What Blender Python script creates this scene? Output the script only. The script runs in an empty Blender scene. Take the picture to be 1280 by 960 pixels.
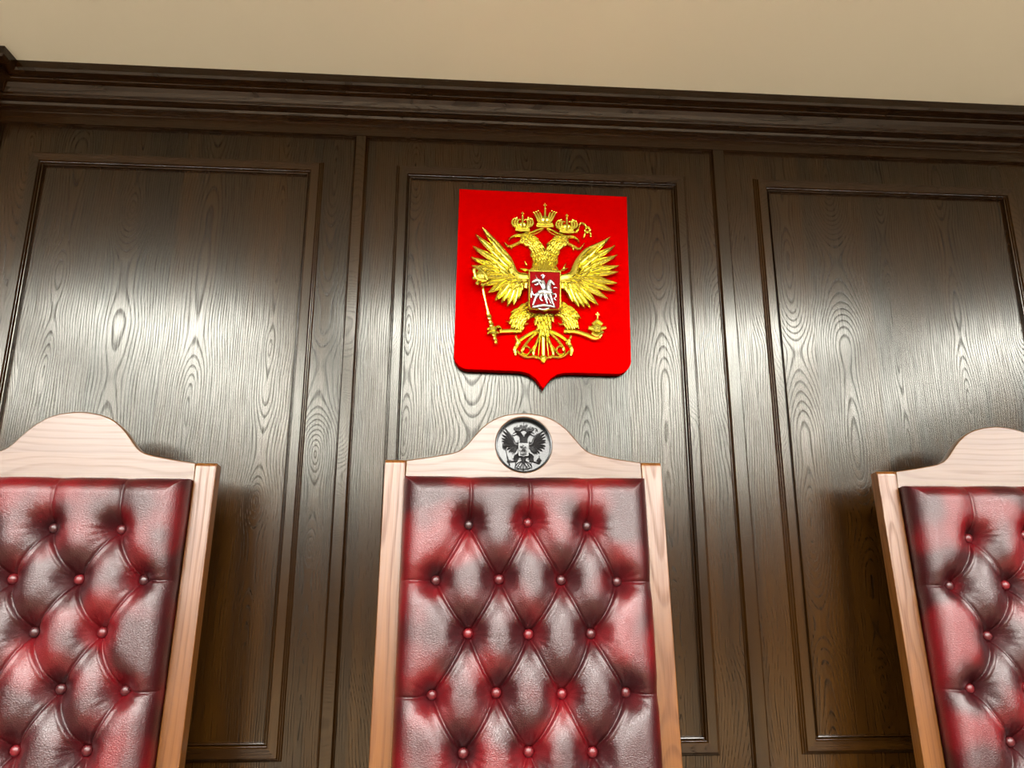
import bpy, bmesh, math, random
import numpy as np
from mathutils import Vector, Matrix
random.seed(7)
rng = np.random.default_rng(5)
sc = bpy.context.scene
col = sc.collection
PI = math.pi

# ------------------------------------------------------------------ frame of reference
CZ = 1.30                       # eye height above the floor
D = 1.85                        # distance from the eye to the panelled wall
F = 928.98
RT = Vector((0.99767689, -0.06809198, 0.00207511))
UP = Vector((-0.01865298, -0.24375119, 0.96965841))
FW = Vector((0.06552015, 0.96744449, 0.24445505))
CEIL = CZ + 1.2751

def wall_at(px, py, y):
    d = RT * ((px - 640) / F) + UP * ((480 - py) / F) + FW
    d = d * (y / d.y)
    return d.x, d.z + CZ

# ------------------------------------------------------------------ materials
class G:
    def __init__(s, name):
        s.m = bpy.data.materials.new(name); s.m.use_nodes = True
        s.t = s.m.node_tree; s.b = s.t.nodes['Principled BSDF']
    def n(s, typ, **kw):
        nd = s.t.nodes.new(typ)
        for k, v in kw.items(): setattr(nd, k, v)
        return nd
    def put(s, sock, v):
        if hasattr(v, 'is_linked'): s.t.links.new(v, sock)
        else: sock.default_value = v
    def m_(s, op, a, b=0.0, c=0.0, clamp=False):
        nd = s.n('ShaderNodeMath', operation=op, use_clamp=clamp)
        s.put(nd.inputs[0], a); s.put(nd.inputs[1], b); s.put(nd.inputs[2], c)
        return nd.outputs[0]
    def vec(s, x, y, z):
        nd = s.n('ShaderNodeCombineXYZ')
        for i, v in enumerate((x, y, z)): s.put(nd.inputs[i], v)
        return nd.outputs[0]
    def obj(s):
        nd = s.n('ShaderNodeTexCoord'); sp = s.n('ShaderNodeSeparateXYZ')
        s.t.links.new(nd.outputs['Object'], sp.inputs[0])
        return nd.outputs['Object'], sp.outputs[0], sp.outputs[1], sp.outputs[2]
    def rand(s): return s.n('ShaderNodeObjectInfo').outputs['Random']
    def noise(s, v, scale, detail=2.0, rough=0.5, dist=0.0):
        nd = s.n('ShaderNodeTexNoise')
        s.put(nd.inputs['Vector'], v); nd.inputs['Scale'].default_value = scale
        nd.inputs['Detail'].default_value = detail; nd.inputs['Roughness'].default_value = rough
        nd.inputs['Distortion'].default_value = dist
        return nd.outputs[0]
    def white(s, v):
        nd = s.n('ShaderNodeTexWhiteNoise', noise_dimensions='1D'); s.put(nd.inputs['W'], v)
        return nd.outputs[0]
    def voro(s, v, scale, feature='F1'):
        nd = s.n('ShaderNodeTexVoronoi', feature=feature); s.put(nd.inputs['Vector'], v)
        nd.inputs['Scale'].default_value = scale
        return nd.outputs['Distance']
    def mix(s, f, a, b):
        nd = s.n('ShaderNodeMix', data_type='RGBA'); s.put(nd.inputs[0], f)
        for i, v in ((6, a), (7, b)):
            if isinstance(v, tuple) and len(v) == 3: v = v + (1,)
            s.put(nd.inputs[i], v)
        return nd.outputs[2]
    def rng(s, v, a, b, c=0.0, d=1.0, smooth=True):
        nd = s.n('ShaderNodeMapRange', interpolation_type='SMOOTHSTEP' if smooth else 'LINEAR')
        for i, q in enumerate((v, a, b, c, d)): s.put(nd.inputs[i], q)
        return nd.outputs[0]
    def bump(s, h, strength, dist):
        nd = s.n('ShaderNodeBump'); s.put(nd.inputs['Height'], h)
        nd.inputs['Strength'].default_value = strength; nd.inputs['Distance'].default_value = dist
        s.t.links.new(nd.outputs[0], s.b.inputs['Normal'])
    def set(s, **kw):
        for k, v in kw.items():
            if isinstance(v, tuple) and len(v) == 3: v = v + (1,)
            s.put(s.b.inputs[k.replace('_', ' ')], v)
        return s.m

def wood(name, horiz, ca, cb, cline, board, ring, rough, spec, line_k, bump_d, streak=0.5, tint=None):
    g = G(name); v, x, y, z = g.obj(); r = g.rand()
    if horiz: x, z = z, x
    x = g.m_('ADD', g.m_('ADD', x, g.m_('MULTIPLY', y, 0.9)), g.m_('MULTIPLY', r, 3.7))
    z = g.m_('ADD', z, g.m_('MULTIPLY', r, 11.3))
    bi = g.m_('FLOOR', g.m_('DIVIDE', x, board))
    h = g.white(g.m_('ADD', bi, g.m_('MULTIPLY', r, 91.0)))
    h2 = g.white(g.m_('ADD', bi, 17.3))
    u = g.m_('SUBTRACT', x, g.m_('MULTIPLY', g.m_('ADD', g.m_('ADD', bi, 0.3), g.m_('MULTIPLY', h, 0.4)), board))
    zz = g.m_('ADD', z, g.m_('MULTIPLY', h, 23.0))
    pv = g.vec(x, 0.0, zz)
    st1 = g.vec(g.m_('MULTIPLY', x, 7.0), 0.0, g.m_('MULTIPLY', zz, 2.2))
    st2 = g.vec(g.m_('MULTIPLY', x, 34.0), 0.0, g.m_('MULTIPLY', zz, 11.0))
    d1 = g.m_('SUBTRACT', g.noise(st1, 1.0, 2.0), 0.5)
    d2 = g.m_('SUBTRACT', g.noise(st2, 1.0, 2.0), 0.5)
    u = g.m_('ADD', u, g.m_('ADD', g.m_('MULTIPLY', d1, board * 0.22), g.m_('MULTIPLY', d2, board * 0.022)))
    c = g.m_('MULTIPLY', g.m_('SUBTRACT', g.noise(g.vec(0.0, h, g.m_('MULTIPLY', zz, 1.0)), 1.9, 1.5), 0.42), board * 1.5)
    rad = g.m_('SQRT', g.m_('ADD', g.m_('MULTIPLY', u, u), g.m_('MULTIPLY', c, c)))
    ph = g.m_('FRACT', g.m_('ADD', g.m_('DIVIDE', rad, ring), h2))
    line = g.m_('MULTIPLY', g.rng(ph, 0.50, 0.82), g.m_('SUBTRACT', 1.0, g.rng(ph, 0.86, 1.0)))
    fib = g.noise(g.vec(g.m_('MULTIPLY', x, 420.0), 0.0, g.m_('MULTIPLY', z, 9.0)), 1.0, 2.0)
    fibd = g.rng(fib, 0.40, 0.68)
    line = g.m_('MULTIPLY', line, g.rng(fib, 0.25, 0.6, 0.45, 1.0))
    tone = g.noise(g.vec(g.m_('MULTIPLY', x, 30.0), h, g.m_('MULTIPLY', z, 0.9)), 1.0, 3.0)
    base = g.mix(g.m_('ADD', g.m_('MULTIPLY', g.rng(tone, 0.3, 0.7), streak), g.m_('MULTIPLY', h, 1 - streak)), ca, cb)
    dark = g.m_('ADD', g.m_('MULTIPLY', line, line_k), g.m_('MULTIPLY', fibd, line_k * 0.45), clamp=True)
    g.put(g.b.inputs['Base Color'], g.mix(dark, base, cline))
    g.put(g.b.inputs['Roughness'], g.m_('ADD', rough, g.m_('MULTIPLY', dark, 0.14)))
    g.put(g.b.inputs['Specular IOR Level'], g.m_('MULTIPLY', .5, g.m_('SUBTRACT', 1.0, g.m_('MULTIPLY', dark, 0.8))))
    g.b.inputs['IOR'].default_value = spec
    if tint: g.b.inputs['Specular Tint'].default_value = tint + (1,)
    g.bump(g.m_('MULTIPLY', dark, -1.0), 0.6, bump_d)
    return g.m

WALLC = ((.0058, .0019, .0002), (.0250, .0090, .0007), (.0012, .0005, .0001))
M_WALL = wood('dark_oak_upright', False, *WALLC, .17, .0058, .19, 1.48, .55, .00022, tint=(.98, 1.0, .925))
M_WALLH = wood('dark_oak_level', True, *WALLC, .16, .0058, .22, 1.45, .35, .0002)
M_TRIMV = wood('dark_oak_moulding', False, *WALLC, .55, .0050, .19, 1.48, .30, .0001, tint=(.98, 1.0, .925))
CHC = ((.066, .0205, .0018), (.092, .0320, .0037), (.038, .0100, .0009))
M_CHV = wood('beech_upright', False, *CHC, .11, .012, .28, 1.53, .42, .0001, .6)
M_CHH = wood('beech_level', True, (.048, .0175, .0022), (.062, .0245, .0038), (.030, .0095, .0012), .16, .014, .29, 1.50, .20, .0001, .6)

def leather():
    g = G('oxblood_leather'); v, x, y, z = g.obj(); r = g.rand()
    pv = g.vec(x, y, g.m_('ADD', z, g.m_('MULTIPLY', r, 9.0)))
    a = g.noise(pv, 9.0, 1.0, .5)
    base = g.mix(g.rng(a, .40, .64), (.016, .0002, .0009), (.064, .0003, .0017))
    w = g.n('ShaderNodeTexNoise'); 
    wob = g.noise(pv, 60.0, 2.0)
    pv2 = g.vec(g.m_('ADD', x, g.m_('MULTIPLY', wob, .006)), y, g.m_('ADD', g.m_('MULTIPLY', z, 1.35), g.m_('MULTIPLY', wob, .006)))
    c1 = g.voro(pv2, 190.0, 'DISTANCE_TO_EDGE')
    crease = g.rng(c1, 0.0, 0.22)
    c2 = g.voro(pv2, 430.0, 'DISTANCE_TO_EDGE')
    hgt = g.m_('ADD', g.m_('MULTIPLY', crease, 0.75), g.m_('MULTIPLY', g.rng(c2, 0.0, .25), 0.35))
    g.bump(hgt, 0.45, .0006)
    g.put(g.b.inputs['Base Color'], base)
    g.put(g.b.inputs['Roughness'], g.m_('SUBTRACT', .35, g.m_('MULTIPLY', crease, .06)))
    g.set(IOR=1.48)
    return g.m
M_LEATHER = leather()

def button_leather():
    g = G('button_leather'); r = g.rand()
    g.put(g.b.inputs['Base Color'], g.mix(r, (.018, .004, .0045), (.085, .002, .004)))
    return g.set(Roughness=.36, Specular_IOR_Level=.4)
M_BUTTON = button_leather()

def simple(name, c, rough=.5, metallic=0.0, spec=.5, var=.0, scale=40.0, bump=0.0):
    g = G(name); v, x, y, z = g.obj()
    n = g.noise(v, scale, 3.0)
    g.put(g.b.inputs['Base Color'], g.mix(n, tuple(q * (1 - var) for q in c), tuple(min(1, q * (1 + var)) for q in c)))
    if bump: g.bump(n, .5, bump)
    return g.set(Roughness=rough, Metallic=metallic, Specular_IOR_Level=spec)
M_GOLD = simple('gold_leaf', (.64, .555, .080), .21, .95, .5, .15, 90.0, .0006)
M_SILVER = simple('silver_leaf', (.45, .46, .45), .25, .9, .5, .08, 60.0)
M_RED = simple('red_enamel', (.29, .0001, .0001), .6, 0, .0, .02, 5.0)
M_DEEPRED = simple('crimson_enamel', (.16, .001, .002), .6, 0, .03, .1, 60.0)
M_BLACK = simple('black_lacquer', (.006, .007, .008), .24, 0, .42, .1, 60.0)
M_IRON = simple('blackened_relief', (.004, .0036, .004), .36, 0, .22, .2, 200.0)
M_CEIL = simple('ceiling_paint', (.74, .735, .655), .9, 0, .2, .04, 1.2)
M_PLASTER = simple('cream_plaster', (.66, .58, .46), .9, 0, .2, .03, 3.0)
M_FLOOR = simple('beige_carpet', (.155, .125, .090), .95, 0, .1, .2, 260.0, .002)
M_WHITE = simple('white_metal', (.8, .8, .8), .4, 0, .5, .01)
gl = G('lamp_diffuser'); gl.set(Base_Color=(.9, .9, .9), Emission_Color=(1.0, .98, .925), Emission_Strength=84.0); M_LAMP = gl.m

# ------------------------------------------------------------------ object helpers
def link(o, parent=None):
    col.objects.link(o)
    if parent is not None: o.parent = parent
    return o
def build(name, bm, mat, parent=None, smooth=False, loc=None, bevel=None, recalc=True):
    me = bpy.data.meshes.new(name)
    if recalc: bmesh.ops.recalc_face_normals(bm, faces=bm.faces[:])
    bm.to_mesh(me); bm.free()
    for m in (mat if isinstance(mat, (list, tuple)) else [mat]): me.materials.append(m)
    if smooth: me.polygons.foreach_set('use_smooth', [True] * len(me.polygons))
    o = bpy.data.objects.new(name, me); link(o, parent)
    if loc is not None: o.location = loc
    if bevel:
        md = o.modifiers.new('bevel', 'BEVEL'); md.width = bevel; md.segments = 3
        md.limit_method = 'ANGLE'; md.angle_limit = math.radians(38)
        md.harden_normals = False
    return o
def tag(o, label=None, cat=None, group=None, kind=None):
    if label: o['label'] = label
    if cat: o['category'] = cat
    if group: o['group'] = group
    if kind: o['kind'] = kind
    return o
def empty(name, loc, rz=0.0):
    o = bpy.data.objects.new(name, None); o.empty_display_size = .1
    link(o); o.location = loc; o.rotation_euler = (0, 0, rz); return o
def box(bm, x0, x1, y0, y1, z0, z1, mi=0):
    v = [bm.verts.new((x, y, z)) for x in (x0, x1) for y in (y0, y1) for z in (z0, z1)]
    for q in ((0, 1, 3, 2), (4, 6, 7, 5), (0, 4, 5, 1), (2, 3, 7, 6), (0, 2, 6, 4), (1, 5, 7, 3)):
        f = bm.faces.new([v[i] for i in q]); f.material_index = mi
def curve_mesh(name, loops, ext, bev, mat, parent=None, rot=True, res=3):
    """filled outline (with holes) in the x-z plane, thickness along y, rounded rim"""
    cu = bpy.data.curves.new(name, 'CURVE'); cu.dimensions = '2D'; cu.fill_mode = 'BOTH'
    for L in loops:
        sp = cu.splines.new('POLY'); sp.points.add(len(L) - 1)
        for p, (x, z) in zip(sp.points, L): p.co = (x, z, 0, 1)
        sp.use_cyclic_u = True
    cu.extrude = max(ext - bev, 0.0); cu.bevel_depth = bev; cu.bevel_resolution = res; cu.offset = -bev
    t = bpy.data.objects.new(name + '_c', cu); col.objects.link(t)
    dg = bpy.context.evaluated_depsgraph_get(); dg.update()
    me = bpy.data.meshes.new_from_object(t.evaluated_get(dg), depsgraph=dg)
    bpy.data.objects.remove(t); bpy.data.curves.remove(cu)
    me.name = name
    me.transform(Matrix.Rotation(PI / 2, 4, 'X'))
    bm = bmesh.new(); bm.from_mesh(me); bpy.data.meshes.remove(me)
    bmesh.ops.remove_doubles(bm, verts=bm.verts[:], dist=1e-5)
    return bm

# ------------------------------------------------------------------ room shell
XL, XR, YB = -4.71, 4.61, -7.6
PILX, PILY = -1.277, 1.797
bm = bmesh.new(); box(bm, XL - .1, XR + .1, YB - .1, D + .12, -.1, 0)
tag(build('floor', bm, M_FLOOR), kind='structure')
bm = bmesh.new(); box(bm, XL - .1, XR + .1, YB - .1, D + .12, CEIL, CEIL + .1)
tag(build('ceiling', bm, M_CEIL), kind='structure')
bm = bmesh.new(); box(bm, XL, XR, D, D + .12, 0, CEIL)
tag(build('wall_back', bm, M_WALL), kind='structure')
bm = bmesh.new(); box(bm, XL - .1, XL, YB, D + .12, 0, CEIL); tag(build('wall_left', bm, M_WALL), kind='structure')
bm = bmesh.new(); box(bm, XR, XR + .1, YB, D + .12, 0, CEIL); tag(build('wall_right', bm, M_WALL), kind='structure')
bm = bmesh.new(); box(bm, XL - .1, XR + .1, YB - .1, YB, 0, CEIL); tag(build('wall_front', bm, M_WALL), kind='structure')
TRIM = [0]
def trim(bm, mat, smooth=False, bevel=None):
    TRIM[0] += 1
    return tag(build('trim_%d' % TRIM[0], bm, mat, smooth=smooth, bevel=bevel), kind='structure')
# pilaster beside the left bay
bm = bmesh.new(); box(bm, -1.80, PILX, PILY, D + .01, 0, CEIL); trim(bm, M_WALL)
# strips between the bays
def strip(x0, x1, z0=0.0):
    ed = [(0, 0), (.0020, .0036), (.0028, .0038), (.0075, .0120)]
    pr = [(x0 + t, D - h) for t, h in ed] + [(x1 - t, D - h) for t, h in ed[::-1]]
    bm = bmesh.new(); a = [bm.verts.new((x, y, z0)) for x, y in pr]; b = [bm.verts.new((x, y, CZ + 1.165)) for x, y in pr]
    for i in range(len(pr) - 1): bm.faces.new((a[i], a[i + 1], b[i + 1], b[i]))
    trim(bm, M_TRIMV)
STR = [(-1.277, -1.238), (-.3123, -.2721), (.6864, .7310), (1.657, 1.700)]
for k in (1, 2): STR.append((1.657 + .97 * k, 1.70 + .97 * k))
for k in (1, 2): STR.append((-1.80 - .97 * k, -1.76 - .97 * k))
for s in STR: strip(*s)
# panel mouldings
_h = [(0, 0), (.0028, .0047), (.0038, .0049), (.0064, .0096), (.0074, .0098), (.0102, .0148)]
PROF = _h + [(.0305, .0148), (.0328, .0098), (.0336, .0096), (.0356, .0049), (.0362, .0006), (.0391, .0006), (.0392, .0098), (.0409, .0090), (.0409, 0)]
def frame(x0, x1, z0, z1):
    """mitred moulding round a rectangle given by its outer edges"""
    bm = bmesh.new(); rings = []
    for (sx, sz, cx, cz) in ((1, 1, x0, z0), (-1, 1, x1, z0), (-1, -1, x1, z1), (1, -1, x0, z1)):
        rings.append([bm.verts.new((cx + sx * t, D - h, cz + sz * t)) for t, h in PROF])
    for i in range(4):
        a, b = rings[i], rings[(i + 1) % 4]
        for j in range(len(PROF) - 1):
            f = bm.faces.new((a[j], a[j + 1], b[j + 1], b[j])); f.material_index = 1 if i in (0, 2) else 0
    trim(bm, [M_TRIMV, M_WALLH])
ZT, ZB = CZ + .584 * D, CZ - .2240 * D
BAYS = [(-.626 * D, -.2106 * D), (-.1045 * D, .3314 * D), (.4363 * D, .8545 * D)]
for k in (1, 2): BAYS.append((.4363 * D + .97 * k + .0, .8545 * D + .97 * k))
for k in (0, 1): BAYS.append((-1.80 - .97 * (k + 1) + .12, -1.80 - .97 * k - .08))
for x0, x1 in BAYS:
    frame(x0, x1, ZB, ZT)
    frame(x0, x1, .20, ZB - .09)
bm = bmesh.new()                                                     # baseboard
for x0, x1, yy in ((XL, -1.80, D), (-1.80, PILX, PILY), (PILX, XR, D)):
    box(bm, x0, x1, yy - .018, yy, 0, .10); box(bm, x0, x1, yy - .012, yy, .10, .115)
tag(build('baseboard_back', bm, M_WALLH, bevel=.002), kind='structure')
# cornice: frieze rail, ribs, cove and fascias, wrapped round the pilaster
CP = [(.0065, 1.1595), (.0130, 1.1605), (.0130, 1.190), (.016, 1.192), (.016, 1.197), (.021, 1.199), (.021, 1.204), (.026, 1.2055), (.030, 1.2108),
      (.0575, 1.2108), (.0585, 1.2125), (.0600, 1.220), (.066, 1.230), (.075, 1.2375), (.0874, 1.2375), (.0874, 1.2412), (.0890, 1.2425), (.0874, 1.244),
      (.0874, 1.2493), (.1090, 1.2493), (.1144, 1.254), (.1144, 1.2751)]
path = [((XL, D), (0, -1)), ((-1.80, D), (-1, -1)), ((-1.80, PILY), (-1, -1)), ((PILX, PILY), (1, -1)), ((PILX, D), (1, -1)), ((XR, D), (0, -1))]
bm = bmesh.new(); rings = []
for (px, py), (dx, dy) in path:
    rings.append([bm.verts.new((px + dx * c, py + dy * c, CZ + z)) for c, z in [(0, CP[0][1])] + CP])
for a, b in zip(rings, rings[1:]):
    for j in range(len(a) - 1): bm.faces.new((a[j], a[j + 1], b[j + 1], b[j]))
trim(bm, M_WALLH)
# cornices of the other walls
# ------------------------------------------------------------------ ceiling lights
nl = 0
rows = [('nearest the panelled wall', 1.85 - 2.0), ('second from the panelled wall', 1.85 - 3.0), ('third from the panelled wall', 1.85 - 4.1), ('third from the far wall', 1.85 - 5.4), ('second from the far wall', 1.85 - 6.9), ('nearest the far wall', 1.85 - 8.4)]
for rl, yy in rows:
    for xx in (-3.2, -1.6, 0.0, 1.6, 3.2):
        t = empty('ceiling_light', (xx, yy, CEIL))
        tag(t, 'oblong white ceiling light panel in the row ' + rl, 'ceiling light', 'oblong ceiling light panels ' + rl)
        bm = bmesh.new()
        for (a, b, c, d) in ((-.31, .31, -.31, -.28), (-.31, .31, .28, .31), (-.31, -.28, -.28, .28), (.28, .31, -.28, .28)):
            box(bm, a * 2, b * 2, c, d, -.02, 0)
        build('frame', bm, M_WHITE, t)
        bm = bmesh.new(); box(bm, -.56, .56, -.28, .28, -.012, -.001); build('diffuser', bm, M_LAMP, t)

# ------------------------------------------------------------------ coat of arms
EX, EZ = .2060, CZ + .742
YF = D - .026                                                        # front face of the shield plate
def E(px, py):
    x, z = wall_at(560 + px / 3.692, 230 + py / 3.692, YF - .006)
    return Vector((x - EX, z - EZ))
def smooth_path(pts, n):
    P = [Vector(p) for p in pts]; out = []
    Q = [P[0] * 2 - P[1]] + P + [P[-1] * 2 - P[-2]]
    for i in range(n + 1):
        t = i / n * (len(P) - 1); k = min(int(t), len(P) - 2); f = t - k
        p0, p1, p2, p3 = Q[k:k + 4]
        out.append(.5 * (2 * p1 + (p2 - p0) * f + (2 * p0 - 5 * p1 + 4 * p2 - p3) * f * f + (3 * p1 - p0 - 3 * p2 + p3) * f ** 3))
    return out
def lerp_list(L, t):
    s = t * (len(L) - 1); k = min(int(s), len(L) - 2); return L[k] + (L[k + 1] - L[k]) * (s - k)
SH_FEATHER = [.62, .9, 1.0, .98, .86, .6, .06]
SH_LEAF = [.15, .75, 1.0, .9, .65, .35, .04]
WF = [1.0]
def leaf(bm, pts, w, h, base=0.0, shape=SH_FEATHER, n=7, lift=0.0):
    """feather: two sloping flanks meeting in a raised quill, standing on the plate"""
    P = smooth_path(pts, n); rows = []; w = w * WF[0]
    for i, p in enumerate(P):
        t = i / n
        d = (P[min(i + 1, n)] - P[max(i - 1, 0)]).normalized(); nn = Vector((-d.y, d.x))
        ww = w * lerp_list(shape, t); b = base + lift * t; hh = h * (1 - .35 * t)
        rows.append([bm.verts.new((q.x, -y, q.y)) for q, y in
                     ((p - nn * ww, b - .004), (p - nn * ww, b + hh * .25), (p - nn * ww * .45, b + hh * .72), (p - nn * ww * .14, b + hh * .8), (p, b + hh),
                      (p + nn * ww * .14, b + hh * .8), (p + nn * ww * .45, b + hh * .72), (p + nn * ww, b + hh * .25), (p + nn * ww, b - .004))])
    for a, b in zip(rows, rows[1:]):
        for j in range(len(a) - 1): bm.faces.new((a[j], a[j + 1], b[j + 1], b[j]))
    bm.faces.new(rows[0]); bm.faces.new(rows[-1][::-1])
def tube(bm, pts, radii, base=0.0, flat=1.0, n=14, seg=10):
    P = smooth_path(pts, n); rows = []
    for i, p in enumerate(P):
        d = (P[min(i + 1, n)] - P[max(i - 1, 0)]).normalized(); nn = Vector((-d.y, d.x)); r = lerp_list(radii, i / n)
        rows.append([bm.verts.new((p.x + nn.x * r * math.cos(a), -(base + r * flat * math.sin(a)), p.y + nn.y * r * math.cos(a)))
                     for a in [2 * PI * k / seg for k in range(seg)]])
    for a, b in zip(rows, rows[1:]):
        for j in range(seg): bm.faces.new((a[j], a[(j + 1) % seg], b[(j + 1) % seg], b[j]))
    bm.faces.new(rows[0]); bm.faces.new(rows[-1][::-1])
def blob(bm, c, rx, rz, ry, base=0.0):
    m = Matrix.Translation((c[0], -base, c[1])) @ Matrix.Diagonal((rx, ry, rz, 1))
    bmesh.ops.create_uvsphere(bm, u_segments=12, v_segments=8, radius=1.0, matrix=m)
K = 1 / 3.692 * .00199                                                # metres per traced unit

def wing(side):
    bm = bmesh.new()
    if side < 0:
        tips = [(157, 205), (126, 238), (113, 293), (106, 343), (107, 382), (128, 428), (150, 470), (182, 508), (214, 545), (244, 556), (272, 572), (302, 566), (326, 535), (345, 495)]
        bases = [(292, 378), (286, 388), (280, 398), (276, 408), (274, 416), (276, 424), (282, 432), (290, 438), (298, 442), (306, 446), (314, 450), (322, 452), (332, 454), (342, 454)]
        arm = [(368, 442), (330, 440), (303, 418), (291, 385), (275, 345), (240, 300), (200, 255), (170, 215)]
        cov = [(200, 270), (185, 300), (178, 330), (176, 362), (182, 395), (194, 425), (212, 455), (236, 480), (262, 500), (290, 505), (318, 490)]
        cov2 = [(238, 320), (228, 345), (224, 372), (230, 400), (244, 425), (264, 448), (290, 462)]
    else:
        tips = [(746, 250), (769, 290), (778, 335), (788, 382), (784, 412), (780, 465), (770, 500), (735, 535), (692, 566), (657, 578), (630, 578), (604, 576), (574, 550), (553, 512)]
        bases = [(596, 384), (602, 394), (606, 404), (608, 412), (606, 420), (602, 428), (596, 434), (588, 440), (580, 445), (572, 449), (564, 452), (556, 455), (548, 457), (540, 458)]
        arm = [(516, 446), (552, 440), (578, 420), (588, 388), (604, 352), (640, 310), (690, 285), (735, 258)]
        cov = [(690, 300), (706, 325), (712, 355), (712, 388), (704, 420), (690, 450), (668, 476), (642, 498), (614, 512), (586, 508), (562, 494)]
        cov2 = [(652, 335), (662, 358), (664, 384), (656, 410), (640, 432), (618, 450), (592, 462)]
    n = len(tips)
    for i, (t, b) in enumerate(zip(tips, bases)):
        T, B = E(*t), E(*b); mid = (T + B) / 2
        dv = T - B; nn = Vector((-dv.y, dv.x)) * side
        bend = .05 * (1 - i / n) - .03
        leaf(bm, [B, mid + nn * bend, T], .0098 if i < 9 else .0085, .0120, .006 + .0012 * (i % 3), lift=.004)
    for i, t in enumerate(cov):
        f = i / (len(cov) - 1) * (n - 1); b = bases[int(f)]
        leaf(bm, [E(*b), E((t[0] + b[0]) / 2, (t[1] + b[1]) / 2 + 2), E(*t)], .0088, .0105, .012 + .001 * (i % 2))
    for i, t in enumerate(cov2):
        f = i / (len(cov2) - 1) * (n - 1); b = bases[int(f)]
        leaf(bm, [E(*b), E((t[0] + b[0]) / 2, (t[1] + b[1]) / 2), E(*t)], .0080, .0105, .017 + .001 * (i % 2))
    tube(bm, [E(*p) for p in arm], [.013, .014, .012, .0105, .008, .006, .005, .002], .014, .9, n=24)
    return bm
def plumage(bm, pts, radii, base, rows_, across, size):
    P = smooth_path(pts, rows_)
    for i in range(rows_ + 1):
        d = (P[min(i + 1, rows_)] - P[max(i - 1, 0)]).normalized(); nn = Vector((-d.y, d.x)); r = lerp_list(radii, i / rows_)
        for k in range(across):
            s = (k + .5 * (i % 2) - (across - .5) / 2) / (across / 2)
            if abs(s) > 1: continue
            p = P[i] + nn * r * s * .92; hgt = base + r * .62 * math.sqrt(max(0, 1 - s * s * .85))
            q = p - d * size * (1.5 + .3 * random.random()) + nn * s * size * .35
            leaf(bm, [p, (p + q) / 2, q], size * .40, size * .55, hgt - size * (.30 - .22 * random.random()), SH_LEAF, n=4, lift=size * .30)
def body():
    bm = bmesh.new()
    pts = [E(445, 625), E(443, 540), E(443, 450), E(444, 405), E(445, 360)]; rd = [.022, .040, .044, .041, .028]
    tube(bm, pts, rd, 0.0, .52); plumage(bm, pts[2:], rd[2:], .002, 5, 8, .017)
    for (a, b, w) in (((372, 398), (330, 390), 8), ((372, 420), (326, 408), 8), ((520, 398), (556, 388), 8), ((524, 405), (548, 360), 6), ((366, 380), (352, 352), 6)):
        leaf(bm, [E(*a), (E(*a) + E(*b)) / 2, E(*b)], w * K, .007, .004, SH_LEAF)
    for x0, x1 in ((352, 366), (518, 534)):
        tube(bm, [E((x0 + x1) / 2, 425), E((x0 + x1) / 2, 485)], [.0085, .0085], .008, .9, 4)
    return bm
def head(side):
    bm = bmesh.new()
    if side < 0:
        nk = [(432, 385), (416, 330), (396, 282), (362, 258), (336, 248)]; up = [(350, 240), (315, 238), (288, 250), (279, 268)]
        lo = [(348, 262), (312, 278), (280, 288), (260, 268)]; tg = [(312, 275), (296, 290), (290, 306)]; eye = (352, 246)
    else:
        nk = [(458, 385), (474, 335), (494, 288), (526, 266), (552, 258)]; up = [(538, 250), (572, 244), (598, 258), (606, 276)]
        lo = [(540, 270), (574, 284), (606, 300), (630, 272)]; tg = [(568, 284), (578, 296), (580, 312)]; eye = (538, 256)
    pts = [E(*p) for p in nk]; rd = [.024, .020, .0165, .0155, .0125]
    tube(bm, pts, rd, .004, .62, 16); plumage(bm, pts, rd, .006, 9, 6, .0125)
    leaf(bm, [E(*p) for p in up], 8 * K, .010, .006, [1.2, 1.2, 1.0, .8, .6, .4, .05])
    leaf(bm, [E(*p) for p in lo], 8 * K, .008, .004, [1.1, 1.1, 1.0, 1.0, .9, .6, .1])
    leaf(bm, [E(*p) for p in tg], 4.5 * K, .005, .004, SH_LEAF)
    blob(bm, E(*eye), .003, .003, .004, .016)
    return bm
def cross(bm, x, y, s, base):
    tube(bm, [E(x, y + s), E(x, y - s)], [.0018, .0018], base, 1, 2, 6); tube(bm, [E(x - s * .75, y - s * .2), E(x + s * .75, y - s * .2)], [.0018, .0018], base, 1, 2, 6)
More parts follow.
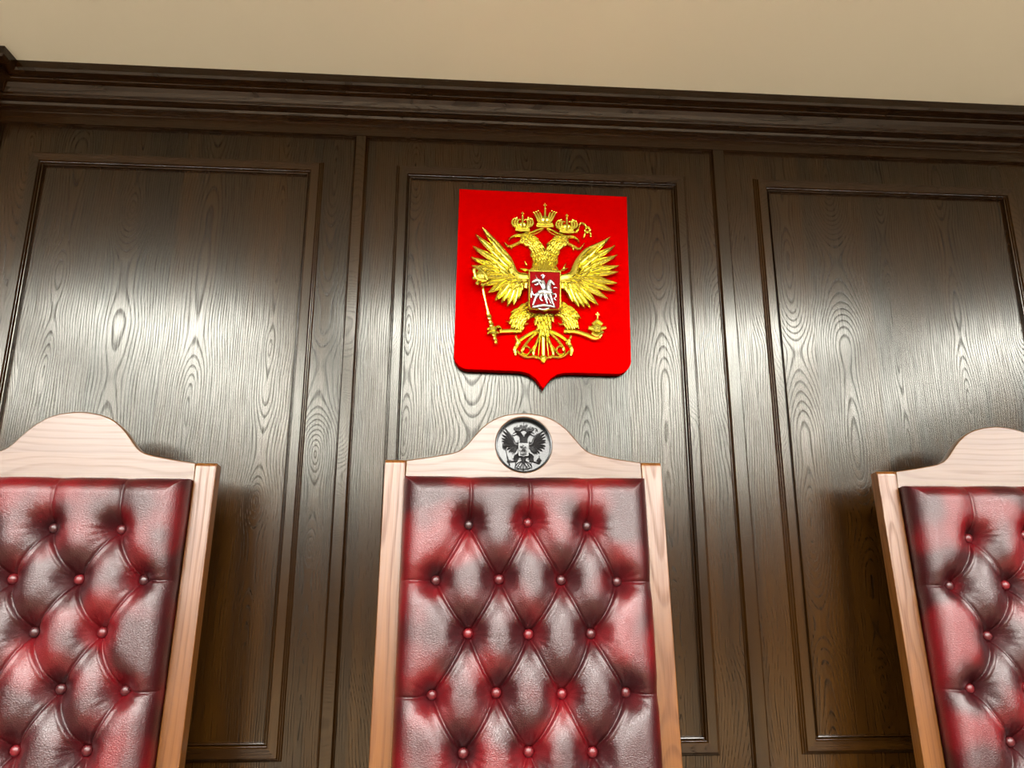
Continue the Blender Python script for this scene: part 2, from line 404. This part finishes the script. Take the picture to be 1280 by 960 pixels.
def crown(cx, by, w, h, tilt=0, flare=False):
    """band, two swelling side lobes, middle bow and cross"""
    bm = bmesh.new(); b = .012
    tube(bm, [E(cx - w * .40, by), E(cx, by + 4), E(cx + w * .40, by + tilt)], [.0042, .0046, .0042], b, 1, 8)
    tube(bm, [E(cx - w * .36, by - 9), E(cx, by - 6), E(cx + w * .36, by - 9 + tilt)], [.0030, .0032, .0030], b, 1, 8)
    blob(bm, E(cx, by - h * .28), w * .30 * K, h * .26 * K, .010, b - .004)
    for s in (-1, 1):
        for k, o in enumerate((.50, .36, .22)):
            if flare:
                tube(bm, [E(cx + s * w * .22, by - 8), E(cx + s * w * (o * .75), by - h * .36), E(cx + s * w * (o + .03), by - h * (.66 - .02 * k))], [.0034, .0036, .0026], b + .001 * k, .9, 8, 6); continue
            tube(bm, [E(cx + s * w * .24, by - 6), E(cx + s * w * (o + .08), by - h * .32), E(cx + s * w * o, by - h * (.66 - .04 * k)), E(cx + s * w * (o - .12), by - h * .56)],
                 [.0030, .0034, .0030, .0016], b + .001 * k, .9, 8, 6)
        for q in range(3): blob(bm, E(cx + s * w * (.52 - .10 * q), by - h * (.60 + .05 * q)), .0026, .0026, .003, b + .002)
    tube(bm, [E(cx, by - 4), E(cx, by - h * .78)], [.0038, .0026], b + .004, 1, 4, 8)
    blob(bm, E(cx, by - h * .78), .0032, .0032, .0036, b + .003)
    cross(bm, cx, by - h * .94, h * .11, b + .003)
    return bm
def ribbon(which):
    bm = bmesh.new()
    for pts, w in RIB[which]:
        leaf(bm, [E(*p) for p in pts], w * K, .006, .004, [.8, 1, .8, 1, .9, 1, .5], n=12)
    return bm
RIB = ((([(446, 202), (415, 210), (385, 222), (352, 224)], 6), ([(452, 202), (480, 212), (506, 226), (530, 232)], 6),
                   ([(440, 208), (420, 222), (396, 232), (366, 234)], 4), ([(456, 208), (470, 222), (492, 234), (510, 240)], 4)), (
                   ([(580, 222), (598, 218), (604, 196), (612, 180), (630, 184), (642, 202)], 6), ([(632, 204), (646, 198), (656, 212), (642, 222), (630, 212)], 7),
                   ([(640, 216), (630, 232), (626, 250)], 5), ([(646, 218), (658, 228), (658, 246)], 5), ([(602, 206), (594, 212), (588, 224)], 5)))
def leg(side):
    bm = bmesh.new()
    if side < 0:
        th = [(392, 560), (362, 585), (332, 610), (322, 640)]; claws = [((318, 640), (290, 640), (266, 634)), ((318, 646), (306, 656), (300, 668)), ((326, 648), (326, 660), (330, 672)), ((340, 640), (358, 648), (374, 642))]
        th2 = [(395, 590), (375, 600), (352, 615), (345, 640)]
    else:
        th = [(506, 560), (530, 585), (556, 606), (566, 640)]; claws = [((568, 640), (594, 640), (602, 652)), ((562, 646), (572, 660), (576, 668)), ((552, 646), (546, 660), (540, 672)), ((540, 640), (520, 650), (506, 640))]
        th2 = [(502, 590), (520, 600), (538, 615), (545, 640)]
    rd = [.015, .019, .020, .015]
    for q, r2 in ((th, rd), (th2, [.010, .012, .012, .010])):
        pts = [E(*p) for p in q]; tube(bm, pts, r2, .002, .6, 10)
    plumage(bm, [E(*p) for p in th][::-1], rd[::-1], .004, 6, 6, .014)
    for c in claws: leaf(bm, [E(*p) for p in c], 7 * K, .009, .005, [.9, 1, .9, .8, .7, .45, .05])
    return bm
def tail():
    bm = bmesh.new()
    pts = [E(440, 672), E(440, 640), E(440, 608)]; rd = [.012, .018, .026]
    tube(bm, pts, rd, .0, .55, 8); plumage(bm, pts, rd, .003, 4, 5, .013)
    R_ = lambda pts, w, h=.008: leaf(bm, [E(*p) for p in pts], w * K, h, .004, [.7, .9, 1, 1, 1, .9, .6], n=10)
    R_([(440, 672), (440, 740), (441, 826)], 9, .010)
    for s in (-1, 1):
        X = lambda d: 440 + s * d
        R_([(X(4), 674), (X(30), 730), (X(46), 785), (X(30), 806)], 7); R_([(X(8), 674), (X(18), 730), (X(24), 800)], 4)
        R_([(X(8), 672), (X(52), 705), (X(88), 748), (X(92), 770)], 7); R_([(X(10), 668), (X(66), 692), (X(110), 722), (X(128), 742)], 8)
        R_([(X(128), 700), (X(118), 735), (X(132), 760), (X(128), 792)], 9); R_([(X(118), 748), (X(108), 730), (X(122), 712)], 6)
        ring = [(X(80) + 20 * math.cos(a), 768 + 20 * math.sin(a)) for a in [2 * PI * k / 10 for k in range(11)]]
        R_(ring, 6)
        R_([(X(120), 770), (X(100), 792), (X(70), 800), (X(40), 796), (X(14), 806), (X(4), 822)], 7)
        R_([(X(62), 778), (X(50), 760), (X(36), 740)], 5)
    leaf(bm, [E(424, 806), E(440, 800), E(441, 832)], 12 * K, .010, .005, SH_LEAF)
    leaf(bm, [E(458, 806), E(440, 800), E(441, 832)], 12 * K, .010, .005, SH_LEAF)
    return bm
def scepter():
    bm = bmesh.new()
    blob(bm, E(150, 442), 30 * K, 34 * K, .020, .022); tube(bm, [E(120, 420), E(134, 456), E(176, 466)], [.004, .005, .004], .034, 1, 8, 8)
    tube(bm, [E(132, 404), E(166, 432), E(182, 462)], [.004, .005, .004], .034, 1, 8, 8)
    for q in ((120, 414), (140, 402), (164, 408), (184, 430), (120, 450), (134, 474), (158, 482)): blob(bm, E(*q), .006, .006, .008, .028)
    tube(bm, [E(160, 480), E(174, 545), E(188, 605)], [.0035, .003, .0035], .010, 1, 6, 8)
    tube(bm, [E(186, 600), E(204, 672), E(222, 740)], [.005, .0055, .0045], .010, 1, 6, 8)
    for q, r in (((190, 614), .0075), ((194, 632), .0055), ((199, 650), .007), ((206, 672), .011), ((210, 690), .009), ((215, 708), .006), ((219, 726), .0065), ((222, 740), .0045)): blob(bm, E(*q), r, r * .8, .009, .010)
    for c in (((214, 664), (238, 662), (250, 682)), ((200, 664), (184, 672), (178, 668)), ((202, 680), (186, 690), (182, 700)), ((216, 684), (232, 690), (244, 690))): leaf(bm, [E(*p) for p in c], 7 * K, .008, .010, SH_LEAF)
    tube(bm, [E(238, 682), E(290, 680), E(338, 680)], [.006, .0058, .0052], .008, 1, 8, 8)
    return bm
def orb():
    bm = bmesh.new()
    tube(bm, [E(534, 681), E(590, 684), E(640, 700), (E(672, 712)), E(694, 708), E(706, 690)], [.0052, .0058, .0062, .0075, .0075, .005], .008, 1, 16, 8)
    tube(bm, [E(660, 694), E(684, 706), E(712, 688)], [.004, .005, .004], .016, 1, 8, 8)
    blob(bm, E(685, 668), 32 * K, 30 * K, .018, .006)
    tube(bm, [E(645, 668), E(685, 676), E(726, 668)], [.005, .0062, .005], .014, 1, 10, 8)
    tube(bm, [E(662, 655), E(686, 640), E(708, 655)], [.004, .0046, .004], .018, 1, 8, 8)
    tube(bm, [E(685, 642), E(688, 622)], [.005, .0025], .012, 1, 3, 8)
    cross(bm, 689, 608, 13, .010)
    return bm
def H_(px, py):                                                       # traced on a closer crop of the small shield
    x, z = wall_at(640 + px / 13.71, 330 + py / 13.71, YF - .03)
    return Vector((x - EX, z - EZ))
def rider():
    bm = bmesh.new(); b = .004
    T = lambda pts, r, f=.8, n=8, base=b: tube(bm, [H_(*p) for p in pts], r, base, f, n, 8)
    T([(440, 520), (530, 500), (640, 520), (672, 500)], [.006, .0085, .0085, .006], .8)
    T([(640, 510), (622, 420), (636, 335), (660, 305)], [.0085, .007, .0055, .0045], .8)
    T([(648, 310), (690, 350), (714, 388)], [.0048, .0035, .0022], .8)
    T([(450, 530), (400, 600), (370, 680), (350, 738)], [.006, .0042, .0028, .0022])
    T([(500, 540), (480, 620), (520, 660)], [.0045, .003, .002]); T([(630, 530), (660, 600), (690, 690), (722, 748)], [.006, .004, .003, .002])
    T([(580, 560), (580, 640), (600, 712)], [.0045, .003, .002]); T([(540, 430), (540, 510), (560, 590), (590, 690)], [.005, .005, .0034, .002])
    T([(530, 470), (528, 390), (520, 310)], [.006, .007, .0055], 1.0); blob(bm, H_(522, 262), .0042, .0046, .005, b + .003)
    T([(490, 232), (520, 208), (552, 236)], [.0012, .0018, .0012])
    T([(500, 330), (430, 300), (370, 320), (335, 345)], [.004, .0055, .0045, .002]); T([(470, 340), (410, 380), (380, 372)], [.0035, .0035, .0015])
    T([(430, 525), (370, 560), (335, 500), (330, 420)], [.0035, .003, .0025, .001])
    T([(392, 230), (480, 400), (620, 640), (660, 735)], [.0008, .001, .001, .0008], 1, 8, b + .006)
    T([(340, 765), (430, 745), (540, 730), (640, 742), (745, 765)], [.002, .004, .0046, .004, .0018])
    T([(440, 780), (500, 800), (560, 800), (640, 775)], [.0015, .003, .003, .0015])
    T([(690, 545), (735, 535), (745, 580), (715, 620), (760, 650)], [.0018, .0022, .0022, .002, .001])
    T([(700, 440), (740, 425), (775, 440)], [.001, .0016, .001]); T([(330, 610), (320, 540), (338, 470)], [.0012, .002, .001])
    return bm

arms = empty('coat_of_arms', (EX, D, EZ))
tag(arms, 'red shield with gold double-headed eagle hanging on the dark panelled wall', 'emblem')
# shield plate: symmetrical outline, hung a touch askew
hw, zt, zb, zt2 = .2290, .2575, -.2475, -.2920
half = [(-hw, zt), (-hw, -.205)]
half += [(-hw + .038 - .038 * math.cos(a), -.209 - .038 * math.sin(a)) for a in [PI / 2 * k / 8 for k in range(9)]]
half += [(-.085, zb), (-.055, zb - .001), (-.036, zb - .006), (-.020, zb - .017), (-.009, zb - .031), (0, zt2 - .001)]
loop = half + [(-x, z) for x, z in half[::-1][1:]]
rot = math.radians(-.65); loop = [(x * math.cos(rot) - z * math.sin(rot), x * math.sin(rot) + z * math.cos(rot)) for x, z in loop]
bm = curve_mesh('shield', [loop], .0125, .002, M_RED)
build('shield', bm, M_RED, arms, loc=(0, -.0135, 0))
OFF = YF - D
emb = [('body', body(), 0), ('wing', wing(-1), 0), ('wing', wing(1), 0), ('eagle_head', head(-1), 0), ('eagle_head', head(1), 0),
       ('crown', crown(343, 214, 82, 74, 4), 0), ('crown', crown(546, 222, 82, 72, 4), 0), ('crown', crown(446, 196, 98, 94, 2, True), 0),
       ('ribbon', ribbon(0), 0), ('ribbon', ribbon(1), 0), ('leg', leg(-1), 0), ('leg', leg(1), 0), ('tail', tail(), 0), ('scepter', scepter(), 0), ('orb', orb(), 0)]
relief_bm = bmesh.new()
for nm, b, _ in emb:
    build(nm, b, M_GOLD, arms, loc=(0, OFF, 0), smooth=False)
WF[0] = .95
rb = rider(); bmesh.ops.translate(rb, verts=rb.verts[:], vec=(0, -.038, 0))
w1, w2 = wing(-1), wing(1)
for b in (w1, w2):
    bmesh.ops.scale(b, vec=(1.02, 1, 1.08), verts=b.verts[:]); bmesh.ops.translate(b, vec=(0, 0, .008), verts=b.verts[:])
for b in (rb, body(), w1, w2, head(-1), head(1), crown(343, 214, 82, 74, 4), crown(546, 222, 82, 72, 4), crown(446, 198, 110, 100, 2, True), ribbon(0), ribbon(1), leg(-1), leg(1), tail(), scepter(), orb()):
    tmp = bpy.data.meshes.new('t'); bmesh.ops.recalc_face_normals(b, faces=b.faces[:]); b.to_mesh(tmp); b.free(); relief_bm.from_mesh(tmp); bpy.data.meshes.remove(tmp)
WF[0] = 1.0
e4 = [E(367, 417), E(514, 421), E(514, 590), E(505, 600), E(455, 601), E(440, 608), E(425, 600), E(375, 598), E(367, 588)]
esc_loop = [(p.x, p.y) for p in e4][::-1]
def shrink(L, k):
    c = sum((Vector(p) for p in L), Vector((0, 0))) / len(L); return [tuple(c + (Vector(p) - c) * k) for p in L]
def slab(loop, y0, y1):
    bm = bmesh.new(); a = [bm.verts.new((x, y0, z)) for x, z in loop]; b = [bm.verts.new((x, y1, z)) for x, z in loop]
    bm.faces.new(a); bm.faces.new(b[::-1])
    for i in range(len(loop)): bm.faces.new((a[i], a[(i + 1) % len(loop)], b[(i + 1) % len(loop)], b[i]))
    return bm
es = build('escutcheon', slab(esc_loop, -.0165, .020), M_DEEPRED, arms, loc=(0, OFF - .020, 0), bevel=.0015)
bm = bmesh.new(); rr = [[bm.verts.new((x, y, z)) for x, z in L] for L, y in ((esc_loop, .004), (esc_loop, -.003), (shrink(esc_loop, .975), -.0045), (shrink(esc_loop, .93), -.0035), (shrink(esc_loop, .92), .004))]
for a, b in zip(rr, rr[1:] + rr[:1]):
    for i in range(len(a)): bm.faces.new((a[i], a[(i + 1) % len(a)], b[(i + 1) % len(a)], b[i]))
build('rim', bm, M_GOLD, es, loc=(0, -.0165, 0))
build('horse_rider', rider(), M_SILVER, es, loc=(0, -.0155, 0), smooth=True)

# ------------------------------------------------------------------ judges' chairs
W2, IW = .300, .2560
CREST = [(0, .1205), (.0150, .1197), (.0290, .1175), (.0440, .1145), (.0580, .1095), (.0700, .1035), (.0820, .0950), (.0930, .0855), (.1035, .0740), (.1130, .0625), (.1210, .0520),
         (.1290, .0430), (.1370, .0362), (.1450, .0318), (.1540, .0286), (.1650, .0258), (.2030, .0186), (IW, .0108)]
ROWV = [-.132 - .1065 * i for i in range(8)]
VB = -1.005
def cushion_mesh(name, btn):
    du = .0018
    us = np.linspace(-IW + .0008, IW - .0008, int(2 * IW / du)); vs = np.linspace(VB, -.0285, int((-.0285 - VB) / du))
    U, V = np.meshgrid(us, vs)
    e = np.minimum(np.minimum(U + IW, IW - U), np.minimum(-.028 - V, V - VB))
    e = np.clip(e / .042, 0, 1); n = .012 + .052 * np.sqrt(np.clip(1 - (1 - e) ** 2, 0, 1))
    B = [(u, v, r) for r, row in enumerate(btn) for (u, v) in row]
    dmin = np.full(U.shape, 9.); pit = np.zeros(U.shape); wr = np.zeros(U.shape)
    for k, (u, v, r) in enumerate(B):
        d = np.hypot(U - u, V - v); dmin = np.minimum(dmin, d)
        pit = np.maximum(pit, .035 * np.exp(-(d / .019) ** 1.1) + .012 * np.exp(-(d / .011) ** 2))
        th = np.arctan2(V - v, U - u)
        wr += .0005 * np.sin(th * 13 + 2 * np.sin(3 * th + k) + k) * np.exp(-((d - .030) / .014) ** 2)
    segs = []
    for r in range(len(btn) - 1):
        for a in btn[r]:
            for b in btn[r + 1]:
                if abs(a[0] - b[0]) < .10: segs.append((a, b))
    for a in btn[0]: segs.append((a, (a[0] + .001, -.020)))
    for r, row in enumerate(btn):
        if len(row) == 4:
            segs.append((row[0], (-IW - .01, row[0][1] + .001))); segs.append((row[-1], (IW + .01, row[-1][1] + .001)))
    cr = np.zeros(U.shape); vl = np.zeros(U.shape); rid = np.zeros(U.shape)
    for (ax, ay), (bx, by) in segs:
        L = math.hypot(bx - ax, by - ay); tx, ty = (bx - ax) / L, (by - ay) / L
        t = (U - ax) * tx + (V - ay) * ty; s = -(U - ax) * ty + (V - ay) * tx
        if tx < 0: s = -s                                            # s > 0 lies above the crease
        bow = .0035 * np.sin(np.clip(t / L, 0, 1) * PI)              # seams sag a little
        s = s + bow
        inside = (t > -.002) & (t < L + .002)
        if abs(tx) > .98 or abs(ty) > .98: k1, k2 = .0075, .008
        else: k1, k2 = .0075, .0150
        cr = np.maximum(cr, np.where(inside, k1 * np.exp(-np.abs(s) / .0028), 0))
        dd = np.hypot(s, np.where(t < 0, t, np.where(t > L, t - L, 0)))
        vl = vl + k2 * np.exp(-(dd / .022) ** 2)
        g_ = np.where(inside & (np.abs(tx) < .98) & (np.abs(ty) < .98), .0032 * np.exp(-((s + .0062) / .0036) ** 2) * np.clip((dmin - .012) / .02, 0, 1), 0)
        rid = np.maximum(rid, g_)
    n = n - pit - .024 * np.tanh(vl / .024) - cr * np.clip((dmin - .006) / .010, .2, 1) * np.clip(e * 1.6, .15, 1) + rid + wr
    n = np.maximum(n, -.004)
    ny, nx = U.shape; P = np.stack([U, -n, V], -1).reshape(-1, 3)
    idx = np.arange(ny * nx).reshape(ny, nx)
    Q = np.stack([idx[:-1, :-1], idx[:-1, 1:], idx[1:, 1:], idx[1:, :-1]], -1).reshape(-1, 4)
    bor = np.concatenate([idx[0, :], idx[1:, -1], idx[-1, -2::-1], idx[-2:0:-1, 0]])
    PB = P[bor].copy(); PB[:, 1] = .014; off = len(P); nb = len(bor)
    i = np.arange(nb); j = (i + 1) % nb
    S = np.stack([bor[i], off + i, off + j, bor[j]], -1)
    P = np.concatenate([P, PB]); Q = np.concatenate([Q, S])
    me = bpy.data.meshes.new(name); me.vertices.add(len(P)); me.vertices.foreach_set('co', P.ravel())
    nf = len(Q) + 1; me.loops.add(len(Q) * 4 + nb); me.polygons.add(nf)
    me.loops.foreach_set('vertex_index', np.concatenate([Q.ravel(), off + i[::-1]]).astype(np.int32))
    me.polygons.foreach_set('loop_start', np.concatenate([np.arange(len(Q)) * 4, [len(Q) * 4]]).astype(np.int32))
    me.polygons.foreach_set('loop_total', np.concatenate([np.full(len(Q), 4), [nb]]).astype(np.int32))
    me.polygons.foreach_set('use_smooth', np.concatenate([np.ones(len(Q), bool), [False]]))
    me.update(calc_edges=True); me.validate()
    me.materials.append(M_LEATHER); return me
def button_bm():
    bm = bmesh.new()
    prof = [(0, .0085), (.0032, .0083), (.0062, .0072), (.0086, .0052), (.0100, .0028), (.0104, 0), (.0096, -.0030), (.006, -.012)]
    rings = []
    for r, h in prof:
        rings.append([bm.verts.new((r * math.cos(a), -h, r * math.sin(a))) for a in [2 * PI * k / 20 for k in range(20)]] if r else [bm.verts.new((0, -h, 0))])
    for a, b in zip(rings, rings[1:]):
        for j in range(20):
            if len(a) == 1: bm.faces.new((a[0], b[j], b[(j + 1) % 20]))
            else: bm.faces.new((a[j], b[j], b[(j + 1) % 20], a[(j + 1) % 20]))
    bm.faces.new(rings[-1]); return bm
bme = None
def prism_yz(prof, x0, x1):
    bm = bmesh.new()
    a = [bm.verts.new((x0, y, z)) for y, z in prof]; b = [bm.verts.new((x1, y, z)) for y, z in prof]
    bm.faces.new(a); bm.faces.new(b[::-1])
    for i in range(len(prof)): bm.faces.new((a[i], a[(i + 1) % len(prof)], b[(i + 1) % len(prof)], b[i]))
    return bm
def sweep_yz(pts, w, h):
    """flat bar following a path in the y-z plane: (closed profile)"""
    P = smooth_path(pts, 24); top, bot = [], []
    for i, p in enumerate(P):
        d = (P[min(i + 1, 24)] - P[max(i - 1, 0)]).normalized(); nn = Vector((-d.y, d.x))
        top.append(tuple(p + nn * h / 2)); bot.append(tuple(p - nn * h / 2))
    return top + bot[::-1]
BTN0 = [[(-.123, 0), (0, 0), (.123, 0)], [(-.187, 0), (-.062, 0), (.062, 0), (.187, 0)]]
def buttons_for(meas, shift):
    out = []
    for r, v in enumerate(ROWV):
        row = []
        for k, (u, _) in enumerate(BTN0[r % 2]):
            m = meas.get((r, k))
            row.append(m if m else (u + float(rng.normal(0, .0015)), v + shift + float(rng.normal(0, .0015))))
        out.append(row)
    return out
MC = {(0, 0): (-.119, -.129), (0, 1): (.004, -.124), (0, 2): (.128, -.130), (1, 0): (-.184, -.241), (1, 1): (-.056, -.239), (1, 2): (.071, -.240), (1, 3): (.186, -.243),
      (2, 0): (-.117, -.343), (2, 1): (.003, -.345), (2, 2): (.128, -.344), (3, 0): (-.185, -.455), (3, 1): (-.061, -.452), (3, 2): (.067, -.455), (3, 3): (.193, -.453),
      (4, 0): (-.123, -.557), (4, 1): (.001, -.556), (4, 2): (.123, -.558)}
ML = {(0, 1): (-.002, -.133), (0, 2): (.131, -.135), (1, 1): (-.061, -.234), (1, 2): (.065, -.235), (1, 3): (.190, -.236), (2, 1): (-.001, -.335), (2, 2): (.126, -.336),
      (3, 2): (.067, -.439), (3, 3): (.186, -.443), (4, 1): (.005, -.545), (4, 2): (.133, -.547)}
MR = {(0, 0): (-.126, -.147), (0, 1): (0, -.140), (1, 0): (-.188, -.251), (1, 1): (-.065, -.250), (2, 0): (-.126, -.357), (3, 0): (-.185, -.463), (3, 1): (-.066, -.461), (4, 0): (-.122, -.566)}

def chair(ox, oy, oz, yaw, rho, label, meas, shift, medal):
    global bme
    t = empty('judge_chair', (ox, oy, 0), yaw); tag(t, label, 'chair')
    H = oz + CZ; cs, sn = math.cos(rho), math.sin(rho)
    def back(o): o.location = (0, 0, H); o.rotation_euler = (-rho, 0, 0); return o
    def to_local(y, z):                                              # chair y-z to the reclined frame
        z -= H; return y * cs - z * sn, y * sn + z * cs
    dp = .036
    ra = [(.0095 - .0095 * math.cos(a), .0015 + .0105 * math.sin(a)) for a in [PI / 2 * k / 6 for k in range(7)]]
    f1, f2 = to_local(.02, 0), to_local(.062, 0)
    prof = ra + [(dp - .003, .0120), (dp, .009), (dp + .004, -1.06), f2, f1, (0, -1.03)]
    for s in (-1, 1):
        bm = prism_yz(prof, *( (s * IW, s * W2) if s > 0 else (s * W2, s * IW)))
        back(build('back_post', bm, M_CHV, t, bevel=.0022))
    out = CREST + [(IW, -.075)]; loop = [(-x, z) for x, z in out[::-1]] + out[1:]
    loop = [(max(-IW + .0003, min(IW - .0003, x)), z) for x, z in loop][::-1]
    loops = [loop]
    MU, MV, MRAD = -.0012, .0482, .0615
    if medal: loops.append([(MU + MRAD * math.cos(a), MV + MRAD * math.sin(a)) for a in [2 * PI * k / 64 for k in range(64)]])
    bm = curve_mesh('crest_rail', loops, .015, .0028, M_CHH)
    bmesh.ops.translate(bm, verts=bm.verts[:], vec=(0, .0162, 0))
    back(build('crest_rail', bm, M_CHH, t))
    cm = cushion_mesh('back_cushion', meas)
    cu = bpy.data.objects.new('back_cushion', cm); link(cu, t); back(cu)
    if bme is None:
        b0 = build('button', button_bm(), M_BUTTON, cu, smooth=True); bme = b0.data; first = b0
    else: first = None
    for row in meas:
        for (u, v) in row:
            b = first if first else bpy.data.objects.new('button', bme)
            if not first: link(b, cu)
            first = None; b.location = (u, -.0125, v)
    bm = bmesh.new(); box(bm, -IW + .001, IW - .001, .0145, .030, VB - .05, -.0755); back(build('back_panel', bm, M_CHV, t))
    if medal:
        bm = bmesh.new(); seg = 64
        prof_m = [(MRAD + .0001, .0165), (MRAD + .0001, -.0002), (MRAD - .0022, -.0008), (MRAD - .0030, .0008), (MRAD - .0034, .0150), (0, .0150)]
        rings = [[bm.verts.new((MU + r * math.cos(2 * PI * k / seg), y, MV + r * math.sin(2 * PI * k / seg))) for k in range(seg)] for r, y in prof_m[:-1]]
        for a, b in zip(rings, rings[1:]):
            for j in range(seg): bm.faces.new((a[j], a[(j + 1) % seg], b[(j + 1) % seg], b[j]))
        bm.faces.new(rings[-1]); bm.faces.new(rings[0])
        md = back(build('medallion', bm, M_BLACK, t)); md['label'] = 'round black medallion with eagle crest'
        S = .247
        bmesh.ops.scale(relief_bm, vec=(S, S * .9, S), verts=relief_bm.verts[:])
        bmesh.ops.translate(relief_bm, verts=relief_bm.verts[:], vec=(MU, .0148, MV))
        build('eagle_crest', relief_bm, M_IRON, md)
        el = [(x * S * 1.12 + MU, z * S * 1.12 + MV + .001) for x, z in esc_loop]
        bm = slab(el, .0062, .0149)
        build('small_shield', bm, M_BLACK, md, bevel=.0006)
    # seat, arms and front legs below the photograph's frame
    zs = .47; yb = -(H - zs) * math.tan(rho)
    bm = bmesh.new(); box(bm, -.285, .285, -.60, yb - .004, .34, .40); build('seat_frame', bm, M_CHH, t, bevel=.004)
    bm = bmesh.new(); box(bm, -.268, .268, -.62, yb - .006, .40, .485); so = build('seat', bm, M_LEATHER, t, bevel=.03); so.modifiers['bevel'].segments = 5
    for s in (-1, 1):
        x0, x1 = sorted((s * .258, s * .302))
        bm = prism_yz(sweep_yz([(-.555, 0), (-.560, .2), (-.570, .36), (-.560, .55), (-.53, .685)], 0, .042), x0, x1); build('front_leg', bm, M_CHV, t, bevel=.004)
        ya = -(H - .70) * math.tan(rho) - .002
        bm = prism_yz(sweep_yz([(ya, .715), (-.25, .700), (-.45, .705), (-.57, .700), (-.61, .670)], 0, .032), x0 - .006, x1 + .006); build('armrest', bm, M_CHV, t, bevel=.006)
    return t
chair(-.8288, 1.6321, .2152, .0315, .0820, 'carved high-backed chair in buttoned oxblood leather, at the left edge, plain crest', buttons_for(ML, -.003), -.003, False)
chair(.1360, 1.5961, .2208, -.0044, .0896, 'high-backed oxblood leather chair under the red shield, black round medallion on its crest', buttons_for(MC, 0), 0, True)
chair(1.2780, 1.6625, .2203, -.0945, .0914, 'plain-crested buttoned oxblood leather chair turned inward, at the right edge', buttons_for(MR, -.008), -.008, False)

# ------------------------------------------------------------------ light, camera, view
w = bpy.data.worlds.new('world'); sc.world = w; w.use_nodes = True
w.node_tree.nodes['Background'].inputs[0].default_value = (.9, .93, 1, 1); w.node_tree.nodes['Background'].inputs[1].default_value = .05
cam = bpy.data.cameras.new('camera'); cam.sensor_width = 36; cam.lens = F / 1280 * 36; cam.clip_start = .02
co = bpy.data.objects.new('camera', cam); col.objects.link(co); sc.camera = co
mw = Matrix.Identity(4)
for i in range(3): mw[i][0], mw[i][1], mw[i][2] = RT[i], UP[i], -FW[i]
mw[2][3] = CZ; co.matrix_world = mw
vs_ = sc.view_settings; vs_.view_transform = 'Standard'; vs_.look = 'None'; vs_.gamma = 1; vs_.use_curve_mapping = False; vs_.exposure = -0.5
